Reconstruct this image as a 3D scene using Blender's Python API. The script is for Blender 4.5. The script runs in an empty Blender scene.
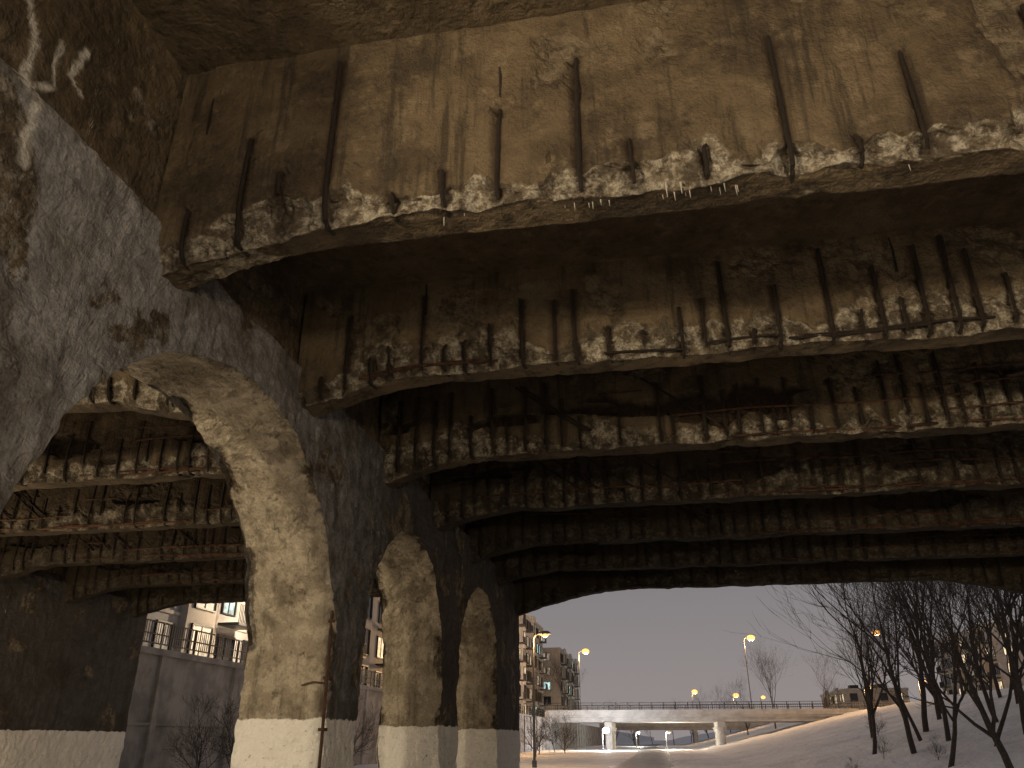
import bpy, math, random
from mathutils import Vector, noise, Matrix
import numpy as np
random.seed(7)
S=bpy.context.scene
D=4.5; EYE=1.6
ZC=EYE+1.48*D      # ceiling of the first bay
ZC1=EYE+1.30*D     # ceiling of the others
ZS=EYE+0.985*D     # girder soffit
def sm(a,b,x):
    t=(x-a)/(b-a); t=0 if t<0 else (1 if t>1 else t); return t*t*(3-2*t)
def fr(x,y,z,s,o=4): return noise.fractal(Vector((x*s,y*s,z*s)),0.9,2.0,o)
def link(o,parent=None):
    S.collection.objects.link(o)
    if parent: o.parent=parent
    return o
def empty(name,loc=(0,0,0)):
    e=bpy.data.objects.new(name,None); e.location=loc; S.collection.objects.link(e); return e
class MB:
    def __init__(s): s.v=[];s.f=[];s.m=[];s.mi=[]
    def grid(s,rows,mi=0):
        b=len(s.v); nj=len(rows[0])
        for r in rows:
            for co,m in r: s.v.append(co); s.m.append(m)
        for i in range(len(rows)-1):
            for j in range(nj-1):
                a=b+i*nj+j; s.f.append((a,a+1,a+nj+1,a+nj)); s.mi.append(mi)
    def box(s,x0,x1,y0,y1,z0,z1,mi=0):
        b=len(s.v)
        for z in(z0,z1):
            for y in(y0,y1):
                for x in(x0,x1): s.v.append((x,y,z)); s.m.append((0,0,0))
        for q in((0,2,3,1),(4,5,7,6),(0,1,5,4),(2,6,7,3),(0,4,6,2),(1,3,7,5)):
            s.f.append(tuple(b+k for k in q)); s.mi.append(mi)
    def poly(s,pts,mi=0):
        b=len(s.v)
        for p in pts: s.v.append(tuple(p)); s.m.append((0,0,0))
        s.f.append(tuple(range(b,b+len(pts)))); s.mi.append(mi)
    def tube(s,pts,rads,n=6,mi=0,cap=True):
        b=len(s.v); k=len(pts); pts=[Vector(p) for p in pts]
        if not hasattr(rads,'__len__'): rads=[rads]*k
        for i,p in enumerate(pts):
            d=(pts[min(i+1,k-1)]-pts[max(i-1,0)])
            if d.length<1e-6: d=Vector((0,0,1))
            d.normalize()
            u=d.cross(Vector((0.31,0.87,0.13)) if abs(d.y)<.8 else Vector((1,0,.1))); u.normalize(); w=d.cross(u)
            for a in range(n):
                t=2*math.pi*a/n
                s.v.append(tuple(p+(u*math.cos(t)+w*math.sin(t))*rads[i])); s.m.append((0,0,0))
        for i in range(k-1):
            for a in range(n):
                a2=(a+1)%n
                s.f.append((b+i*n+a,b+i*n+a2,b+(i+1)*n+a2,b+(i+1)*n+a)); s.mi.append(mi)
        if cap and n>3:
            s.f.append(tuple(b+a for a in range(n))); s.mi.append(mi)
            s.f.append(tuple(b+(k-1)*n+a for a in range(n))); s.mi.append(mi)
    def obj(s,name,mats,parent=None,smooth=False):
        me=bpy.data.meshes.new(name); me.from_pydata(s.v,[],s.f)
        for m in mats: me.materials.append(m)
        me.polygons.foreach_set('material_index',s.mi)
        if smooth: me.polygons.foreach_set('use_smooth',[True]*len(s.f))
        at=me.color_attributes.new('mask','FLOAT_COLOR','POINT')
        a=np.ones((len(s.v),4),dtype=np.float32); a[:,:3]=np.array(s.m,dtype=np.float32).reshape(-1,3)
        at.data.foreach_set('color',a.ravel())
        me.update()
        o=bpy.data.objects.new(name,me); return link(o,parent)
# ---------------- materials
def newmat(name):
    m=bpy.data.materials.new(name); m.use_nodes=True
    nt=m.node_tree; nt.nodes.clear()
    out=nt.nodes.new('ShaderNodeOutputMaterial'); b=nt.nodes.new('ShaderNodeBsdfPrincipled')
    nt.links.new(b.outputs[0],out.inputs[0]); return m,nt,b
class NT:
    def __init__(s,nt): s.nt=nt
    def n(s,t,**k):
        x=s.nt.nodes.new(t)
        for a,b in k.items(): setattr(x,a,b)
        return x
    def l(s,a,b): s.nt.links.new(a,b)
    def noise(s,vec,scale,det=5,rough=.6):
        x=s.n('ShaderNodeTexNoise'); x.inputs['Scale'].default_value=scale; x.inputs['Detail'].default_value=det; x.inputs['Roughness'].default_value=rough
        s.l(vec,x.inputs['Vector']); return x.outputs[0]
    def rng(s,v,a,b,c=0,d=1):
        x=s.n('ShaderNodeMapRange'); x.interpolation_type='SMOOTHSTEP'
        s.l(v,x.inputs[0])
        for i,q in zip((1,2,3,4),(a,b,c,d)): x.inputs[i].default_value=q
        return x.outputs[0]
    def mix(s,f,a,b,mode='MIX'):
        x=s.n('ShaderNodeMix',data_type='RGBA',blend_type=mode)
        for i,q in ((0,f),(6,a),(7,b)):
            if isinstance(q,(int,float)): x.inputs[i].default_value=q
            elif isinstance(q,tuple): x.inputs[i].default_value=(*q,1)
            else: s.l(q,x.inputs[i])
        return x.outputs[2]
    def math(s,op,a,b=0):
        x=s.n('ShaderNodeMath',operation=op)
        for i,q in ((0,a),(1,b)):
            if isinstance(q,(int,float)): x.inputs[i].default_value=q
            else: s.l(q,x.inputs[i])
        return x.outputs[0]
def concrete(name,base,stain,light,soot=0.5,band=None,paintz=None,spcol=(.40,.37,.33),bump=1.0,fardark=False):
    m,nt,b=newmat(name); N=NT(nt)
    geo=N.n('ShaderNodeNewGeometry'); P=geo.outputs['Position']
    at=N.n('ShaderNodeAttribute',attribute_name='mask'); sep=N.n('ShaderNodeSeparateColor'); N.l(at.outputs['Color'],sep.inputs[0])
    sp,rust_shade,pa=sep.outputs[0],sep.outputs[1],sep.outputs[2]
    xyz=N.n('ShaderNodeSeparateXYZ'); N.l(P,xyz.inputs[0])
    n1=N.noise(P,.8,4,.65); n2=N.noise(P,3.1,5,.72); n3=N.noise(P,26,2,.7); n4=N.noise(P,9,4,.72)
    c=N.mix(N.rng(n1,.38,.62),base,stain)
    c=N.mix(N.rng(n2,.50,.68,0,.6),c,light)
    mp=N.n('ShaderNodeMapping'); mp.inputs['Scale'].default_value=(4,4,.3); N.l(P,mp.inputs[0])
    st=N.noise(mp.outputs[0],1.3,4,.7)
    if band:
        zz=N.math('ADD',xyz.outputs[2],N.math('MULTIPLY',n2,.5))
        c2=N.mix(N.rng(n2,.36,.64),(.32,.315,.32),(.19,.185,.185))
        c2=N.mix(N.rng(n1,.46,.64,0,.7),c2,(.12,.105,.088))
        c2=N.mix(N.rng(n4,.56,.70,0,.55),c2,(.46,.45,.43))
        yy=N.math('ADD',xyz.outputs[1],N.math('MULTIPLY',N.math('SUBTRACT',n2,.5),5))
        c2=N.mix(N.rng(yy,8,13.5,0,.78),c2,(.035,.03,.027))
        c=N.mix(N.rng(zz,band,band+.35),c2,c)
        nx=N.n('ShaderNodeSeparateXYZ'); N.l(geo.outputs['True Normal'],nx.inputs[0])
        side=N.rng(N.math('ABSOLUTE',nx.outputs[0]),.45,.8,1,0)
        c3=N.mix(N.rng(n2,.42,.56),(.42,.37,.29),(.29,.25,.19))
        c3=N.mix(N.rng(n1,.53,.60,0,.6),c3,(.17,.14,.105))
        c3=N.mix(N.rng(n4,.60,.70,0,.5),c3,(.11,.09,.065))
        c=N.mix(side,c,c3)
    c=N.mix(N.rng(st,.50,.66,0,soot),c,(.035,.028,.02))
    dk=N.math('ADD',N.math('MULTIPLY',n1,.6),N.math('MULTIPLY',n4,.4))
    c=N.mix(N.rng(dk,.52,.62,0,soot*.7),c,(.03,.024,.018))
    spc=N.mix(N.rng(sp,.65,.95),tuple(q*.50 for q in (spcol[0],spcol[1]*.92,spcol[2]*.8)),spcol)
    spc=N.mix(N.rng(n3,.42,.66,0,.45),spc,(.13,.105,.075))
    spc=N.mix(N.rng(n4,.42,.60,0,.78),spc,(.12,.088,.055))
    spc=N.mix(N.rng(n2,.44,.58,0,.84),spc,(.055,.041,.027))
    spm=N.rng(N.math('ADD',sp,N.math('MULTIPLY',N.math('SUBTRACT',n4,.5),1.6)),.28,.72)
    c=N.mix(spm,c,spc)
    c=N.mix(N.math('MULTIPLY',rust_shade,N.rng(n4,.3,.55,.7,1)),c,(.018,.010,.006))
    if fardark:  # colour gets darker with distance along the bridge
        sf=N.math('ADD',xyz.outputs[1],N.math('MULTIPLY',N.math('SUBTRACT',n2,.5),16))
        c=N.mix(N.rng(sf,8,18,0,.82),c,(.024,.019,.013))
    c=N.mix(N.rng(n3,.45,.75,0,.3),c,(.05,.04,.032),'MIX')
    if paintz:
        zz=N.math('ADD',xyz.outputs[2],N.math('MULTIPLY',N.math('SUBTRACT',n2,.5),.16))
        pm=N.rng(zz,paintz-.01,paintz+.01,1,0)
        pc=N.mix(N.rng(n2,.45,.75,0,.4),(.84,.82,.78),(.55,.52,.46))
        pm=N.math('MULTIPLY',pm,N.rng(n4,.64,.68,1,.25))
        c=N.mix(pm,c,pc)
    c=N.mix(N.math('MULTIPLY',pa,N.rng(n4,.35,.5,.3,.8)),c,(.6,.58,.53))
    N.l(c,b.inputs['Base Color']); b.inputs['Roughness'].default_value=.9
    b.inputs['Specular IOR Level'].default_value=.2
    m3=N.noise(P,26,2,.7); m4=N.noise(P,6,3,.75)
    h=N.math('ADD',N.math('MULTIPLY',m3,N.math('ADD',N.math('MULTIPLY',sp,.38),.12)),N.math('MULTIPLY',m4,1.1))
    bp=N.n('ShaderNodeBump'); bp.inputs['Strength'].default_value=.75*bump; bp.inputs['Distance'].default_value=.07
    N.l(h,bp.inputs['Height']); N.l(bp.outputs[0],b.inputs['Normal'])
    return m
def simple(name,col,rough=.8,metal=0,var=.25,scale=4,bump=.2,col2=None):
    m,nt,b=newmat(name); N=NT(nt)
    g=N.n('ShaderNodeNewGeometry'); n=N.noise(g.outputs['Position'],scale,3,.65)
    c=N.mix(N.rng(n,.35,.65),col,col2 or tuple(q*(1-var) for q in col)); N.l(c,b.inputs['Base Color'])
    b.inputs['Roughness'].default_value=rough; b.inputs['Metallic'].default_value=metal
    if bump:
        bp=N.n('ShaderNodeBump'); bp.inputs['Strength'].default_value=bump; bp.inputs['Distance'].default_value=.05
        N.l(n,bp.inputs['Height']); N.l(bp.outputs[0],b.inputs['Normal'])
    return m
def emis(name,col,st,var=False):
    m,nt,b=newmat(name); b.inputs['Base Color'].default_value=(.1,.1,.1,1)
    b.inputs['Emission Color'].default_value=(*col,1); b.inputs['Emission Strength'].default_value=st
    if var:
        N=NT(nt); g=N.n('ShaderNodeNewGeometry'); n=N.noise(g.outputs['Position'],1.1,3,.6)
        N.l(N.rng(n,.3,.7,st*.25,st*1.4),b.inputs['Emission Strength'])
    return m
M_beam=concrete('weathered_concrete_beam',(.135,.102,.064),(.072,.053,.034),(.20,.158,.105),.8,spcol=(.37,.34,.28),fardark=True)
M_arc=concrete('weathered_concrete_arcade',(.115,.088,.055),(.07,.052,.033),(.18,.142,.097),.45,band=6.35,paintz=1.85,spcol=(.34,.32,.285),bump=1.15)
M_deck=concrete('weathered_concrete_deck',(.12,.092,.058),(.07,.052,.033),(.165,.128,.085),.55,spcol=(.23,.20,.155))
M_rebar=simple('rusty_rebar',(.018,.011,.007),.95,0,.5,30,0)
M_rebar2=simple('orange_rusted_rebar',(.085,.036,.018),.95,0,.75,6,0)
M_pipe=simple('rusted_pipe',(.10,.05,.03),.8,0,.5,20,.3)
M_ice=simple('calcite_icicle',(.55,.52,.46),.35,0,.2,20,.1)
M_wall=simple('retaining_wall_concrete',(.40,.38,.36),.9,0,.4,.8,.3)
M_fb=simple('road_bridge_concrete',(.42,.41,.40),.85,0,.25,.6,.15)
M_metal=simple('dark_painted_metal',(.03,.03,.032),.5,.2,.2,8,0)
M_pole=simple('galvanised_pole',(.10,.10,.10),.5,.3,.2,8,0)
M_bark=simple('bark',(.065,.052,.043),.95,0,.45,12,0)
M_glass=simple('dark_window_glass',(.02,.022,.028),.12,0,.2,1,0)
M_sody=emis('sodium_lamp_glow',(1,.45,.11),2.3)
M_led=emis('white_lamp_glow',(.85,.95,1),6)
M_w1=emis('lit_window_warm',(1,.76,.48),1.1,True); M_w2=emis('lit_window_cool',(.65,1,.95),1.0,True); M_w3=emis('dim_window',(1,.8,.6),.26,True)
M_panel=simple('grey_facade_panel',(.40,.40,.40),.8,0,.2,1,.05); M_stucco=simple('tan_facade',(.44,.41,.37),.85,0,.2,1,.05)
M_snow,nt,b=newmat('snow'); N=NT(nt); g=N.n('ShaderNodeNewGeometry'); P=g.outputs['Position']
n1=N.noise(P,.35,4,.6);n2=N.noise(P,2.2,4,.65)
c=N.mix(N.rng(n1,.35,.7),(.84,.84,.85),(.68,.67,.68)); c=N.mix(N.rng(n2,.60,.72,0,.65),c,(.30,.265,.23))
N.l(c,b.inputs['Base Color']); b.inputs['Roughness'].default_value=.75
bp=N.n('ShaderNodeBump'); bp.inputs['Strength'].default_value=.9; bp.inputs['Distance'].default_value=.35
N.l(N.noise(P,1.6,4,.65),bp.inputs['Height']); N.l(bp.outputs[0],b.inputs['Normal'])
M_path=simple('packed_snow_path',(.36,.35,.35),.55,0,.5,1.2,.4)
# ---------------- old concrete bridge
BR=empty('concrete_arch_bridge')
XL=-D; XR=2.6*D; XLL=-4.12*D; TH=.29*D
BY=[(.48+.74*k)*D for k in range(8)]
BW=.105*D
rods=MB(); rods2=MB(); pipes=MB(); ice=MB()
def bottom(x,x0,x1,hl,L):
    a=max(0,1-(x-x0)/L); c=max(0,1-(x1-x)/L)
    return ZS-hl*(a**1.6)-hl*(c**1.6)
def beam(k,Y0,x0,x1,seed,dx,spac,level,hl=.36,L=1.7,fine=1.0):
    rnd=random.Random(seed); mb=MB()
    ZT=(ZC if k<=1 else ZC1)
    zb_=lambda x: bottom(x,x0,x1,hl,L)
    st=[]; x=x0+.25
    while x<x1-.2:
        st.append((x,rnd.random(),rnd.random(),rnd.random())); x+=spac*rnd.uniform(.7,1.35)*(1 if rnd.random()<.85 else 1.9)
    stx=np.array([s[0] for s in st])
    nf=int(44*fine); ncf=int(12*fine); ns=int(9*fine); nb=6
    def prof(x):
        n1=fr(x,seed*3.1,Y0,.5,4); n2=fr(x,seed*7.7,Y0,2.1,4)
        return max(.06,.26*(1+.8*n1+.75*n2)), min(BW*.7,max(.035,.13*(1+.7*n1+.8*n2)))
    rtops=[]
    for s in st:
        chz,chy=prof(s[0]); zl=zb_(s[0])+chz
        rtops.append(zl+.05+(ZT-zl)*s[1]**1.9*.95 if level<2 else zl+(ZT-zl)*(.3+.65*s[1]))
    rows=[]; x=x0-.1; Xs=[]
    while x<x1+.1: Xs.append(x); x+=dx
    for x in Xs:
        chz,chy=prof(x)
        zb=zb_(x)+.03*fr(x,seed,Y0,1.5,4); zl=zb+chz
        i=int(np.argmin(abs(stx-x))); s=st[i]; ds=abs(x-s[0]); rg=math.exp(-(ds/.055)**2); rtop=rtops[i]
        row=[]
        for j in range(nf+1):
            t=j/nf; z=ZT+.05+(zl-ZT-.05)*t
            h=z-zl
            nn=fr(x,Y0,z,.8,4)+.35*fr(x,Y0+9,z,3,3)
            lowf=max(0,1-h/.35)
            m=sm(.30,.46,nn+.6*lowf+.10*level-.08)
            d=.012*fr(x,Y0,z,5,3)+m*(.04+.045*fr(x,Y0+4,z,6,4))
            r=rg if z<rtop else 0
            g=r*.95
            if level>=2:
                q=fr(x*.28,seed,z*1.5,1.4,3); 
                q2=sm(.20,.28,q)*sm(.12,.18,h)*(1-sm(.62,.7,h))
                d+=.12*q2; g=max(g,q2)  # slots recessed, with their inner shade painted dark through the rust mask
            d+=.035*r
            row.append(((x,Y0+d,z),(m*(.62+.38*lowf),g,0)))
        d0=d
        for j in range(1,ncf+1):
            t=j/ncf
            y=Y0+chy*t; z=zl-chz*t
            q=fr(x,y,z,2.6,5)*.10+fr(x,y,z,11,3)*.045
            e=math.sin(math.pi*min(1,t))*.03
            d=(q+e)*min(1,t*3.2)
            if j==ncf: d*=.6
            row.append(((x,y+d*.75+max(0,d0)*(1-t)**2,z+d*.65),(1,rg*(.9 if t<.85 else .4),0)))
        for j in range(1,ns+1):
            t=j/ns; y=Y0+chy+(BW-chy)*t; z=zb
            nn=fr(x,y,z+3,.9,4); m=sm(.42,.6,nn+.5*max(0,1-t*3.5)+.25*max(0,(t-.85)*5))
            z+=.012*fr(x,y,z,4,3)+m*(.03+.03*fr(x,y,z,9,3))
            row.append(((x,y,z),(m*.8,0,0)))
        for j in range(1,nb+1):
            t=j/nb; row.append(((x,Y0+BW+.02*fr(x,t*3,Y0,3,3),zb+(ZT+.05-zb)*t),(0,0,0)))
        rows.append(row)
    mb.grid(rows); mb.obj('girder',[M_beam],BR,smooth=False)
    for (sx,a,b2,c2),rtop in zip(st,rtops):
        zb=zb_(sx); chz,chy=prof(sx); zl=zb+chz
        lean=(b2-.5)*.07
        r=.017+.010*c2
        pts=[(sx+lean,Y0+.03,rtop),(sx+lean*.6,Y0+.012+.01*c2,(rtop*2+zl)/3),(sx+lean*.3,Y0+.01,(rtop+zl*2)/3),(sx,Y0+.018,zl)]
        if b2>.18:
            pts+=[(sx+.01,Y0+.03,zl-chz*.45),(sx+.01,Y0+.07,zb+.05)]
            if c2>.35: pts+=[(sx+.01,Y0+.13,zb+.01),(sx+.02,Y0+min(chy+.1,BW-.1),zb+.02)]
        rods.tube(pts,r,5)
        if level<2 and rnd.random()<.16:
            z0=zl+(ZT-zl)*rnd.uniform(.4,.65); rods.tube([(sx+.03,Y0+.02,z0),(sx+.035,Y0-.001,z0+.3),(sx+.02,Y0+.02,z0+rnd.uniform(.4,.75))],.018,5)
    for q in range(2+5*level):
        xa=rnd.uniform(x0+.3,x1-2); ln=rnd.uniform(.7,2.2 if level<2 else 6)
        zz=rnd.choice([.06,.1,.3,.5,.7,.95]) if level>=2 else rnd.choice([.05,.09,.12])
        n=max(3,int(ln/.25)); pts=[]
        for i in range(n+1):
            x=xa+ln*i/n
            if x>x1: break
            yo=.06 if zz<.2 else .008
            pts.append((x,Y0+yo+.012*math.sin(x*3),zb_(x)+zz+.02*math.sin(x*2.1+q)))
        if len(pts)>2 and not (k==1 and q==1): (rods2 if level>=2 or q%2 else rods).tube(pts,.018,5)
    if level>=2:
        for q in range(4):
            xa=rnd.uniform(x0+.4,x0+6); rods.tube([(xa,Y0-.0,ZS+1.2),(xa+.7,Y0-.005,ZS+.65),(xa+1.2,Y0+.0,ZS+.3)],.02,5)
levels=[0,0,1,2,2,2,2,1]; spc=[.7,.55,.34,.29,.31,.34,.36,.5]
for k,Y0 in enumerate(BY):
    if k==0: continue   # unseen girder left out for even light on the next; deck cantilevers
    last=(k==7)
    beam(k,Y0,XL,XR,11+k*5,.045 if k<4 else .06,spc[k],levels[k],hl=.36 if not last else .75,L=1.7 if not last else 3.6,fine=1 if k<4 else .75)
    beam(k,Y0,XLL,XL-TH,211+k*5,.09,spc[k],max(1,levels[k]),hl=.45,L=2.2,fine=.6)
rnd=random.Random(3)
for (xc,n) in ((-.35,5),(-.15,3),(.45,7),(.8,5),(2.3,3),(-1.6,2)):
    for i in range(n):
        x=xc+rnd.uniform(-.2,.2); Y=BY[1]+rnd.uniform(.14,.22); h=rnd.uniform(.03,.13); zb=ZS+.03
        ice.tube([(x,Y,zb+.05),(x,Y,zb-h*.4),(x+.003,Y,zb-h)],[.009,.005,.0015],5)
mb=MB(); a=XLL-1; b2=XR+1.3; YS=BY[1]+.2
for (ya,yb,zc) in ((.25*D,YS,ZC),(YS,5.98*D,ZC1)):
    rows=[]; nx=170; ny=30 if zc==ZC else 120
    for i in range(nx+1):
        x=a+(b2-a)*i/nx; row=[]
        for j in range(ny+1):
            y=ya+(yb-ya)*j/ny
            row.append(((x,y,zc+.03*fr(x,y,0,1.3,4)),(sm(.3,.6,fr(x,y,7,.7,4))*.6,0,0)))
        rows.append(row)
    mb.grid(rows)
mb.box(a,b2,.25*D,YS-.05,ZC+.12,ZC+.7); mb.box(a,b2,YS-.05,5.98*D,ZC1+.12,ZC+.69)
mb.obj('deck_slab',[M_deck],BR)
def arcade(X0,piers,arches,res,strokes=True):
    mb=MB(); zr=res
    def fx(y,z,mir):
        s=sm(6.2,6.34,z)
        return (X0-.16*s) if mir==0 else (X0-TH+.16*s)
    def warp(p):
        x,y,z=p
        return (x+.05*fr(x,y,z,.9,5)+.022*fr(x,y,z,6,3),y+.06*fr(x+31,y,z,1.1,5)+.022*fr(x+5,y,z,7,3),z+.03*fr(x,y+17,z,1.0,4))
    def msk(p):
        x,y,z=p
        s=sm(.32,.48,fr(x,y,z,.7,5))*.8
        g=0
        if strokes and abs(x-X0)<.3 and y<5:
            for (a,b,w) in STR:
                ax,ay=a;bx,by=b; t=((y-ax)*(bx-ax)+(z-ay)*(by-ay))/((bx-ax)**2+(by-ay)**2); t=min(1,max(0,t))
                d=math.hypot(y-ax-(bx-ax)*t,z-ay-(by-ay)*t); g=max(g,1-sm(w*.5,w*1.1,d))
        return (s,0,g)
    def facegrid(ys,lows,top,mir,zr):
        rows=[]
        n=max(4,int((top-min(lows))/zr))
        for y,lo in zip(ys,lows):
            row=[]
            for j in range(n+1):
                z=lo+(top-lo)*(j/n); p=(fx(y,z,mir),y,z)
                row.append((warp(p),msk(p)))
            rows.append(row)
        mb.grid(rows)
    for (y0,y1) in piers:
        fi=strokes and y1<5.2
        n=max(3,int((y1-y0)/(.035 if fi else res)))
        ys=[y0+(y1-y0)*i/n for i in range(n+1)]
        for mir in(0,1): facegrid(ys,[-.1]*len(ys),ZC+.05,mir,.035 if (fi and mir==0) else res)
    for (y0,y1,zs) in arches:
        yc=(y0+y1)/2; r=(y1-y0)/2; n=int(math.pi*r/res)
        curve=[(yc-r*math.cos(math.pi*i/n), zs+r*math.sin(math.pi*i/n)) for i in range(n+1)]
        for mir in(0,1): facegrid([c[0] for c in curve],[c[1] for c in curve],ZC+.05,mir,res)
        nl=int((zs+.1)/res)
        full=[(y0,-.1+(zs+.1)*i/nl) for i in range(nl)]+curve+[(y1,zs-(zs+.1)*i/nl) for i in range(1,nl+1)]
        rows=[]; nt_=int(TH/res)
        for (y,z) in full:
            row=[]
            for j in range(nt_+1):
                xx=X0-TH*j/nt_
                pe=sm(.05,.12,fr(xx,y,z,1.2,5)); ed=1-sm(0,.24,min(xx-(X0-TH),X0-xx)) 
                ed*=sm(-.15,.3,fr(xx+3,y,z,1.6,4))
                q=warp((xx,y,z)); off=.03*pe+.09*ed
                vy=(y-yc); vz=max(0,z-zs); L=math.hypot(vy,vz) or 1
                row.append(((q[0],q[1]+vy/L*off,q[2]+vz/L*off),(max(.25*pe,ed),0,0)))
            rows.append(row)
        mb.grid(rows)
    for ye in (piers[0][0],piers[-1][1]):
        rows=[]
        for i in range(int((ZC+.15)/res)+1):
            z=-.1+i*res; rows.append([(warp((X0-TH*j/6,ye,z)),(0,0,0)) for j in range(7)])
        mb.grid(rows)
    return mb.obj('arcade_pier_wall',[M_arc],BR)
def yz(yd,zd): return (yd*D,EYE+zd*D)
STR=[(yz(.838,1.15),yz(.853,.88),.05),(yz(.80,1.22),yz(.838,1.15),.05),(yz(.853,1.06),yz(.90,1.10),.035),(yz(.90,1.10),yz(.885,1.2),.035),
     (yz(.78,1.04),yz(.825,1.02),.03),(yz(.93,1.16),yz(.95,1.25),.04),(yz(.93,1.16),yz(.97,1.14),.03)]
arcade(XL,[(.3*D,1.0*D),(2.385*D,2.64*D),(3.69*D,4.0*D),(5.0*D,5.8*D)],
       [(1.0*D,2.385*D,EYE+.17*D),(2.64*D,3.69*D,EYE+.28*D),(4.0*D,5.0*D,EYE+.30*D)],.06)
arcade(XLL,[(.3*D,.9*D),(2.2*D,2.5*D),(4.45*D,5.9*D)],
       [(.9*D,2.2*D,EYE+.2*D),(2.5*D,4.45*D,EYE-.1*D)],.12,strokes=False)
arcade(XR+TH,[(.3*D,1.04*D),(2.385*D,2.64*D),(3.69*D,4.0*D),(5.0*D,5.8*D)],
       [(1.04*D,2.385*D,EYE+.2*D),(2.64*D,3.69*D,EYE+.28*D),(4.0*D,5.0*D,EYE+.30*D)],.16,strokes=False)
px=XL-.03; py=2.385*D-.05
pipes.tube([(px,py,.2),(px+.01,py-.01,1.6),(px,py-.02,2.6),(px-.02,py,3.5)],.022,8)
for z in(.9,1.7,2.35,3.1): pipes.box(px-.05,px+.04,py-.03,py+.08,z,z+.04)
for (z) in (2.3,): pipes.tube([(px-.02,py,z),(px-.2,py-.0,z+.02),(px-.38,py+.04,z-.02)],.012,6)
pipes.obj('conduit',[M_pipe],BR)
rods.obj('exposed_rebar',[M_rebar],BR); rods2.obj('longitudinal_rebar',[M_rebar2],BR); ice.obj('icicles',[M_ice],BR)
# ---------------- ground
def toe(y): return 13.5+(5.5-13.5)*sm(26,60,y)
def gz(x,y):
    n=.12*fr(x,y,0,.25,3)+.05*fr(x,y,3,1.1,3)
    if x<-20.25: return 4.75+n
    t=max(0,min(1,(x-toe(y))/(31-toe(y)))); z=5.9*(t**1.05)
    if abs(x+3)<3.4 : n*=.1
    return z+n*(1+t)
xs=sorted(set([-900,-400,-150,-80,-50,-35,-25,-20.3,-20.2]+[-20+.8*i for i in range(80)]+[45,50,60,80,150,400,900]))
ys=[-300,-80,-40]+[-20+1.0*i for i in range(0,120)]+[100+4*i for i in range(1,60)]+[380,500,800,1500]
mb=MB(); mb.grid([[((x,y,gz(x,y)),(0,0,0)) for y in ys] for x in xs])
mb.obj('snow_ground',[M_snow],smooth=True)
mb=MB(); rows=[]
for j in range(160):
    y=-20+2.2*j; cx=-3+1.5*math.sin(y*.02)
    rows.append([((cx+q,y,.045+.02*fr(q,y,1,.7,3)-(.05 if abs(q)==2 else 0)),(0,0,0)) for q in (-2,-1.6,-1,0,1,1.6,2)])
mb.grid(rows); mb.obj('path',[M_path],smooth=True)
RW=empty('retaining_wall'); mb=MB()
mb.box(-20.45,-20.05,26.6,300,-.2,4.7); mb.box(-20.55,-19.93,26.6,300,4.70,4.95)
for i in range(40): mb.box(-20.06,-19.9,30+i*6.,30.35+i*6.,-.2,4.69)
mb.box(-20.06,-19.97,26.6,300,2.1,2.2)
mb.obj('wall',[M_wall],RW)
mb=MB()
for z in(5.15,5.5,5.98): mb.box(-20.28,-20.22,26.6,200,z,z+.05)
for i in range(90): mb.box(-20.29,-20.21,27+i*1.9,27.08+i*1.9,4.95,6.0)
for i in range(480): mb.box(-20.262,-20.238,27+i*.16,27.02+i*.16,5.2,5.98)
mb.obj('railing',[M_metal],RW)
# ---------------- road bridge in the distance
def roadbridge(name,Y,w,xa,xb,piersx,zt=5.0):
    B=empty(name,(0,0,0)); mb=MB()
    mb.box(xa,xb,Y,Y+w,zt,zt+.35); mb.box(xa,xb,Y-.35,Y+w+.35,zt+.35,zt+.75)
    mb.box(xa,xb,Y-.4,Y-.12,zt+.75,zt+1.15); mb.box(xa,xb,Y+w+.12,Y+w+.4,zt+.75,zt+1.15)
    for g in range(6): mb.box(xa,xb,Y+.6+g*(w-1.6)/5,Y+1.0+g*(w-1.6)/5,zt-.7,zt-.002)
    for px in piersx:
        mb.box(px-.6,px+.6,Y+.2,Y+w-.2,zt-1.5,zt-.705)
        for k in range(3):
            yy=Y+1.2+k*(w-2.4)/2
            mb.tube([(px,yy,-.3),(px,yy,zt-2.3),(px,yy,zt-1.5)],[.6,.6,.95],14)
    mb.box(xa-1.5,xa+.8,Y-1,Y+w+1,-.5,zt-.01); mb.box(xb-1.5,xb+4,Y-.7,Y+w+.7,3,zt-.01)
    mb.poly([(xb-12,Y-.2,1.6),(xb-1.4,Y-.2,4.6),(xb-1.4,Y+w,4.6),(xb-12,Y+w,1.6)])
    mb.obj('structure',[M_fb],B)
    mb=MB()
    for yy in(Y-.28,Y+w+.28):
        for z in(zt+1.45,zt+1.85,zt+2.25): mb.box(xa,xb+8,yy-.04,yy+.04,z,z+.07)
        x=xa
        while x<xb+8: mb.box(x-.06,x+.06,yy-.06,yy+.06,zt+1.15,zt+2.3); x+=2.0
        x=xa
        while x<xb+8: mb.box(x-.015,x+.015,yy-.015,yy+.015,zt+1.2,zt+2.25); x+=.33
    mb.obj('railing',[M_metal],B)
    return B
roadbridge('road_bridge',143,12,-20,31,(-9.5,9.2))
roadbridge('road_bridge',262,12,-20,31,(-9,9))
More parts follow.
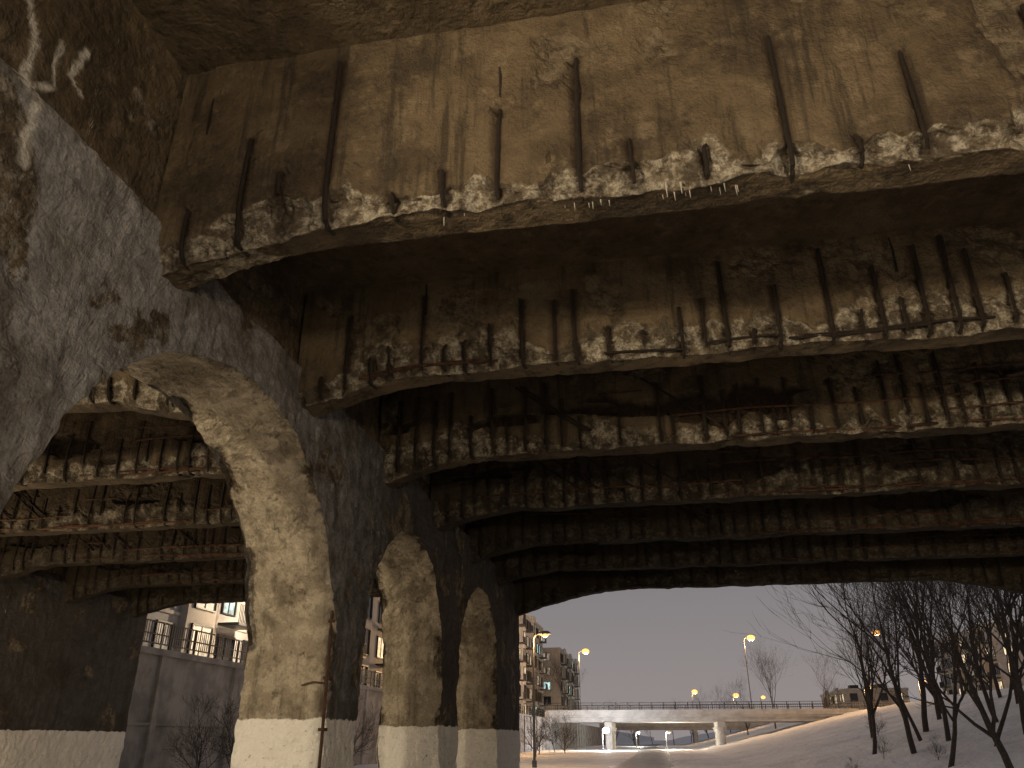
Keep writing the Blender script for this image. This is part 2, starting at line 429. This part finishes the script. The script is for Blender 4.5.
# ---------------- street lamps
def lamp(x,y,z,h,arm,mat,col,power,rad=.18,ps=.25):
    e=empty('street_lamp',(0,0,0)); mb=MB()
    mb.tube([(x,y,z),(x,y,z+.4),(x,y,z+.42),(x,y,z+h*.6),(x,y,z+h-.1)],[.16,.16,.09,.075,.055],8)
    if arm:
        mb.tube([(x,y,z+h-.15),(x+arm*.3,y,z+h+.12),(x+arm,y,z+h+.2)],[.05,.045,.04],6)
    mb.obj('pole',[M_pole],e)
    lx=x+arm; mb=MB(); zz=z+h+.2
    s=1 if arm>=0 else -1
    mb.tube([(lx-.15*s,y,zz+.02),(lx+.1*s,y,zz+.03),(lx+.5*s,y,zz+.02),(lx+.68*s,y,zz-.01)],[.06,.16,.15,.04],8)
    mb.obj('lamp_head',[M_pole],e)
    l2=MB(); st=[]
    for i in range(7):
        a=math.pi*i/6; st.append((lx+.3*s,y,zz-.12+ps*math.cos(a)*.7)) 
    l2.tube(st,[max(.004,ps*math.sin(math.pi*i/6)) for i in range(7)],10)
    l2.obj('lens',[mat],e,smooth=True)
    if power>0:
        L=bpy.data.lights.new('bulb','POINT'); L.energy=power; L.color=col; L.shadow_soft_size=rad
        lo=bpy.data.objects.new('bulb',L); lo.location=(lx+.3*s,y,zz-.12-ps-rad-.05); link(lo,e)
SOD=(1,.56,.22); WH=(.88,.94,1)
lamp(-8.3,-6.5,0,4.4,0.,M_sody,(1,.80,.52),5200,rad=.5)
lamp(7.5,-10,0,3.4,.6,M_sody,(1,.78,.50),3300,rad=.8)
lamp(-16.3,12,0,3.2,0,M_sody,(1,.76,.48),700,rad=.4)  # added out of view to brighten the left bay and its pier
lamp(-8.2,53,0,7.8,.5,M_sody,SOD,900,ps=.2)
lamp(-21.7,88,4.8,4.6,.4,M_sody,SOD,5200,ps=.2)
lamp(-21.6,46,4.8,4.6,-.4,M_sody,(1,.75,.5),2200,ps=.2)  # added lamp to lighten the nearest left apartment facade
lamp(-21.7,120,4.8,5,.4,M_sody,SOD,6000,ps=.35)  # another added lamp, lightens the farther left facades
lamp(-14,143,6.0,9.6,.9,M_sody,SOD,5000,ps=.68)
lamp(14.4,143,6.0,11.3,.9,M_sody,SOD,6000,ps=.72)
lamp(33,127,5.9,10,-.8,M_sody,SOD,4500,ps=.6)
lamp(8,235,6,7.5,0.5,M_sody,SOD,2500,ps=.85)
lamp(19,235,6,6.5,0.5,M_sody,SOD,2500,ps=.85)
lamp(25,225,6,5.5,0.5,M_sody,SOD,0,ps=.6)
lamp(34,150,6,3.6,0.5,M_sody,SOD,1800,ps=.45)
lamp(40,140,6,4.0,0.5,M_sody,SOD,3500,ps=.45)
lamp(-9.7,132,0,2.8,.3,M_led,WH,6500,ps=.6)
lamp(0,149,0,2.6,.3,M_sody,(1,.85,.6),3500,ps=.25)
lamp(-7,205,0,3.0,.3,M_led,(.9,1,.9),2500,ps=.4)
lamp(23,80,4.2,7,0,M_pole,SOD,0,ps=.1)
# ---------------- apartment buildings
def building(name,x0,x1,y0,y1,z0,fl,mat,mat2,face=1,seed=1,lit=.3,balc=True):
    B=empty(name); r=random.Random(seed); H=3.1; z1=z0+fl*H
    mb=MB(); mb.box(x0,x1,y0,y1,z0-1,z1,0); mb.box(x0-.2,x1+.2,y0-.2,y1+.2,z1,z1+.5,1)
    fxp=x1 if face==1 else x0; s=face
    for f in range(1,fl): mb.box(min(fxp,fxp+s*.12),max(fxp,fxp+s*.12),y0,y1,z0+f*H-.12,z0+f*H+.08,1)
    y=y0+6
    while y<y1-4: mb.box(min(fxp+s*.003,fxp+s*.5),max(fxp+s*.003,fxp+s*.5),y,y+3.2,z0,z1+.9,1); y+=13
    mb.obj('walls',[mat,mat2],B)
    fr_=MB(); gl=MB(); bl=MB()
    mats=[M_glass,M_w1,M_w3,M_w2]
    def win(axis,a,zc,w,h,pos,sg):
        mi=0; q=r.random()
        if q<lit*.5: mi=1
        elif q<lit: mi=2
        elif q<lit*1.12: mi=3
        t=.09
        def bx(M,a0,a1,b0,b1,d0,d1,m=0):
            p0,p1=sorted((pos+sg*d0,pos+sg*d1))
            if axis=='y': M.box(p0,p1,a0,a1,b0,b1,m)
            else: M.box(a0,a1,p0,p1,b0,b1,m)
        bx(gl,a,a+w,zc,zc+h,.004,.03,mi)
        bx(fr_,a-t,a,zc-t,zc+h+t,.004,.14); bx(fr_,a+w,a+w+t,zc-t,zc+h+t,.004,.14)
        bx(fr_,a,a+w,zc+h,zc+h+t,.004,.14); bx(fr_,a,a+w,zc-t,zc,.004,.16)
        bx(fr_,a+w*.5-.03,a+w*.5+.03,zc,zc+h,.031,.08)
    for f in range(fl):
        y=y0+1.; i=0
        while y<y1-2.4:
            w=r.choice([1.4,1.8,2.2])
            inbay=any(abs(y+w/2-(y0+6+13*k+1.6))<1.6+w/2 for k in range(20) if y0+6+13*k<y1-4)
            if not inbay:
                win('y',y,z0+f*H+.7,w,1.75,fxp,s)
                if balc and f>0 and i%3==0:
                    p0,p1=sorted((fxp+s*.13,fxp+s*1.5)); bl.box(p0,p1,y-.4,y+w+.5,z0+f*H-.1,z0+f*H+.05)
                    pe=fxp+s*1.47; a,b=sorted((pe,pe-s*.05))
                    bl.box(a,b,y-.4,y+w+.5,z0+f*H+1.05,z0+f*H+1.1)
                    yy=y-.4
                    while yy<y+w+.5: bl.box(a,b,yy,yy+.03,z0+f*H+.05,z0+f*H+1.05); yy+=.18
            y+=3.1; i+=1
        k=0
        while y0+6+13*k<y1-4: win('y',y0+6+13*k+.6,z0+f*H+.5,2.0,2.1,fxp+s*.5,s); k+=1
        x=x0+1.2
        while x<x1-2.2: win('x',x,z0+f*H+.8,1.5,1.6,y0,-1); x+=3.3
    for k in range(4): 
        xx=(x0+x1)/2+r.uniform(-3,3); yy=r.uniform(y0+3,y1-4); bl.box(xx,xx+2,yy,yy+2.5,z1+.5,z1+1.9)
    gl.obj('windows',mats,B); fr_.obj('window_frames',[M_metal],B); bl.obj('balconies',[M_metal],B)
building('apartment_building',-44,-26,34,84,4.8,5,M_panel,M_stucco,1,1,.4)
building('apartment_building',-44,-26.5,92,128,4.8,6,M_stucco,M_panel,1,2,.5)
building('apartment_building',-44,-25,140,175,4.8,6,M_panel,M_stucco,1,6,.55)
building('apartment_building',-44,-22.5,185,225,4.8,5,M_stucco,M_panel,1,3,.55)
building('apartment_building',62,84,165,200,5.8,5,M_panel,M_stucco,-1,4,.3)
building('apartment_building',42,56,205,235,5.8,2,M_stucco,M_panel,-1,5,.5,False)
# ---------------- trees
def treemesh(seed,h,rad,nch,spread=1.0,lean=0,twig=.008):
    r=random.Random(seed); mb=MB(); depth=len(nch)
    def br(p,d,ln,ra,dep):
        n=6 if dep==0 else (4 if dep<3 else 3); pts=[p]; rr=[ra]; q=p.copy(); dd=d.copy()
        for i in range(n):
            dd=(dd+Vector((r.uniform(-1,1),r.uniform(-1,1),r.uniform(-.6,1)))*(.13 if dep==0 else .2)+Vector((0,0,.05)))
            dd.normalize(); q=q+dd*(ln/n); pts.append(q.copy()); rr.append(ra*(1-.62*(i+1)/n))
        mb.tube(pts,rr,(7,5,4,3,3,3)[dep],cap=False)
        if dep>=depth: return
        nc=nch[dep]
        for c in range(nc):
            t=r.uniform(.3,1) if dep else r.uniform(.22,1)
            if c==0: t=1
            k=min(n-1,int(t*n)); f=t*n-k
            pp=pts[k].lerp(pts[k+1],min(1,f)); rb=rr[k]*.62
            base=(pts[k+1]-pts[k]).normalized()
            a=Vector((r.gauss(0,1),r.gauss(0,1),r.gauss(0,1))); a=(a-base*a.dot(base)).normalized()
            ang=math.radians(r.uniform(22,55))*spread*(.5 if c==0 else 1)
            nd=base*math.cos(ang)+a*math.sin(ang); nd.z+=.12; nd.normalize()
            br(pp,nd,ln*r.uniform(.5,.8)*(1 if dep else .9),max(twig,rb),dep+1)
    br(Vector((0,0,-.3)),Vector((lean,0,1)).normalized(),h*.52,rad,0)
    me_o=mb.obj('tmp',[M_bark]); me=me_o.data; bpy.data.objects.remove(me_o); return me
TM=[treemesh(1,10.5,.13,(6,5,4,3,2),1,.12),treemesh(2,11,.15,(6,5,4,3,2),1.05,-.25),treemesh(3,10,.12,(5,5,4,3,2),.95,.3),treemesh(4,12,.15,(7,5,4,3,2),1,0)]
TN=[treemesh(21,10,.11,(5,4,4,3),.9,-.3),treemesh(22,9,.09,(5,4,4,2),.9,.25)]
SH=[treemesh(11,3.6,.05,(7,6,5,3),1.2,.1,.006),treemesh(12,3.2,.045,(7,6,5,3),1.3,-.2,.006)]
def tree(k,x,y,s=1,rot=0,name='bare_tree',pool=None):
    o=bpy.data.objects.new(name,(pool or TM)[k]); o.location=(x,y,gz(x,y)-.05); o.scale=(s,s,s); o.rotation_euler=(0,0,rot); link(o)
for t in [(1,13.4,37,1.05,.4),(0,12.3,46,1.2,2.0),(2,15.6,38.5,1.1,2.8),(3,15,53,1.2,1.1),(1,18.5,46,1.1,3.6),(0,21.5,56,1.3,5.0),
          (3,20,66,1.25,.2),(2,25,68,1.3,4.1),(1,13.2,58,1.2,2.2),(3,29,88,1.1,3.1),(3,17.2,41,1.0,4.4),(0,18,60,1.3,3.3),(2,14.3,47,1.2,.9),(1,23,76,1.3,1.3)]: tree(*t)
for t in [(0,12.2,41,1.1,3.0),(1,14.6,42,1.2,.3),(0,16.5,43,1.15,1.5),(1,13.9,50,1.3,2.2),(0,11.2,50,1.15,4),(1,15.4,40,1.15,5.1),(0,17.6,49,1.25,.8)]: tree(*t,pool=TN)
for t in [(3,20.5,165,1.1,.4),(1,16,172,.9,2),(0,33,140,1,1),(2,-22.5,150,1.1,1),(3,-22,182,1,2),(1,27,150,.9,3)]: tree(*t)
for i in range(7): tree(i%4,-16+i*6.2+random.uniform(-1,1),285+random.uniform(-10,25),random.uniform(.9,1.3),i*1.3)
for t in [(0,-18.2,31,1,.3),(1,-18,33.5,1.1,2),(0,-17.6,36.5,.9,4),(0,-18,40,1.1,2.6),(1,-17.9,58,1.3,.4),(0,-18.1,47,1.3,5)]: tree(*t,name='bare_shrub',pool=SH)
for t in [(0,-13.5,88,1.5,1),(1,-14.5,97,1.6,2),(0,-12.5,106,1.5,3),(1,-15,116,1.6,.4)]: tree(*t,name='bare_shrub',pool=SH)
for t in [(0,9,45,.25,1),(1,11,47,.4,2),(0,12.5,43,.35,3),(0,14,60,.5,2)]: tree(*t,name='bare_shrub',pool=SH)
# ---------------- world
W=bpy.data.worlds.new('World'); S.world=W; W.use_nodes=True; nt=W.node_tree; nt.nodes.clear(); N=NT(nt)
out=N.n('ShaderNodeOutputWorld'); b1=N.n('ShaderNodeBackground'); b2=N.n('ShaderNodeBackground'); ad=N.n('ShaderNodeAddShader')
sk=N.n('ShaderNodeTexSky',sky_type='NISHITA'); sk.sun_disc=False; sk.sun_elevation=math.radians(2); sk.sun_rotation=math.radians(200)
N.l(sk.outputs[0],b1.inputs[0]); b1.inputs[1].default_value=.003
tc=N.n('ShaderNodeTexCoord'); sx=N.n('ShaderNodeSeparateXYZ'); N.l(tc.outputs['Generated'],sx.inputs[0])
c=N.mix(N.rng(sx.outputs[2],-.02,.34),(.29,.258,.256),(.165,.162,.178)); N.l(c,b2.inputs[0]); b2.inputs[1].default_value=1
N.l(b1.outputs[0],ad.inputs[0]); N.l(b2.outputs[0],ad.inputs[1]); N.l(ad.outputs[0],out.inputs[0])
sl=bpy.data.lights.new('sun','SUN'); sl.energy=.02; sl.angle=math.radians(20); sl.color=(1,.93,.85); so=bpy.data.objects.new('sun',sl); so.rotation_euler=(math.radians(60),0,math.radians(200)); link(so)
# ---------------- camera
cd=bpy.data.cameras.new('camera'); cd.sensor_width=36; cd.lens=27.04; cd.clip_start=.05; cd.clip_end=3000
co=bpy.data.objects.new('camera',cd); co.location=(0,0,EYE); co.rotation_euler=(math.radians(90+24.8),0,math.radians(10.3)); link(co); S.camera=co
S.view_settings.view_transform='Standard'; S.view_settings.look='None'; S.view_settings.exposure=0
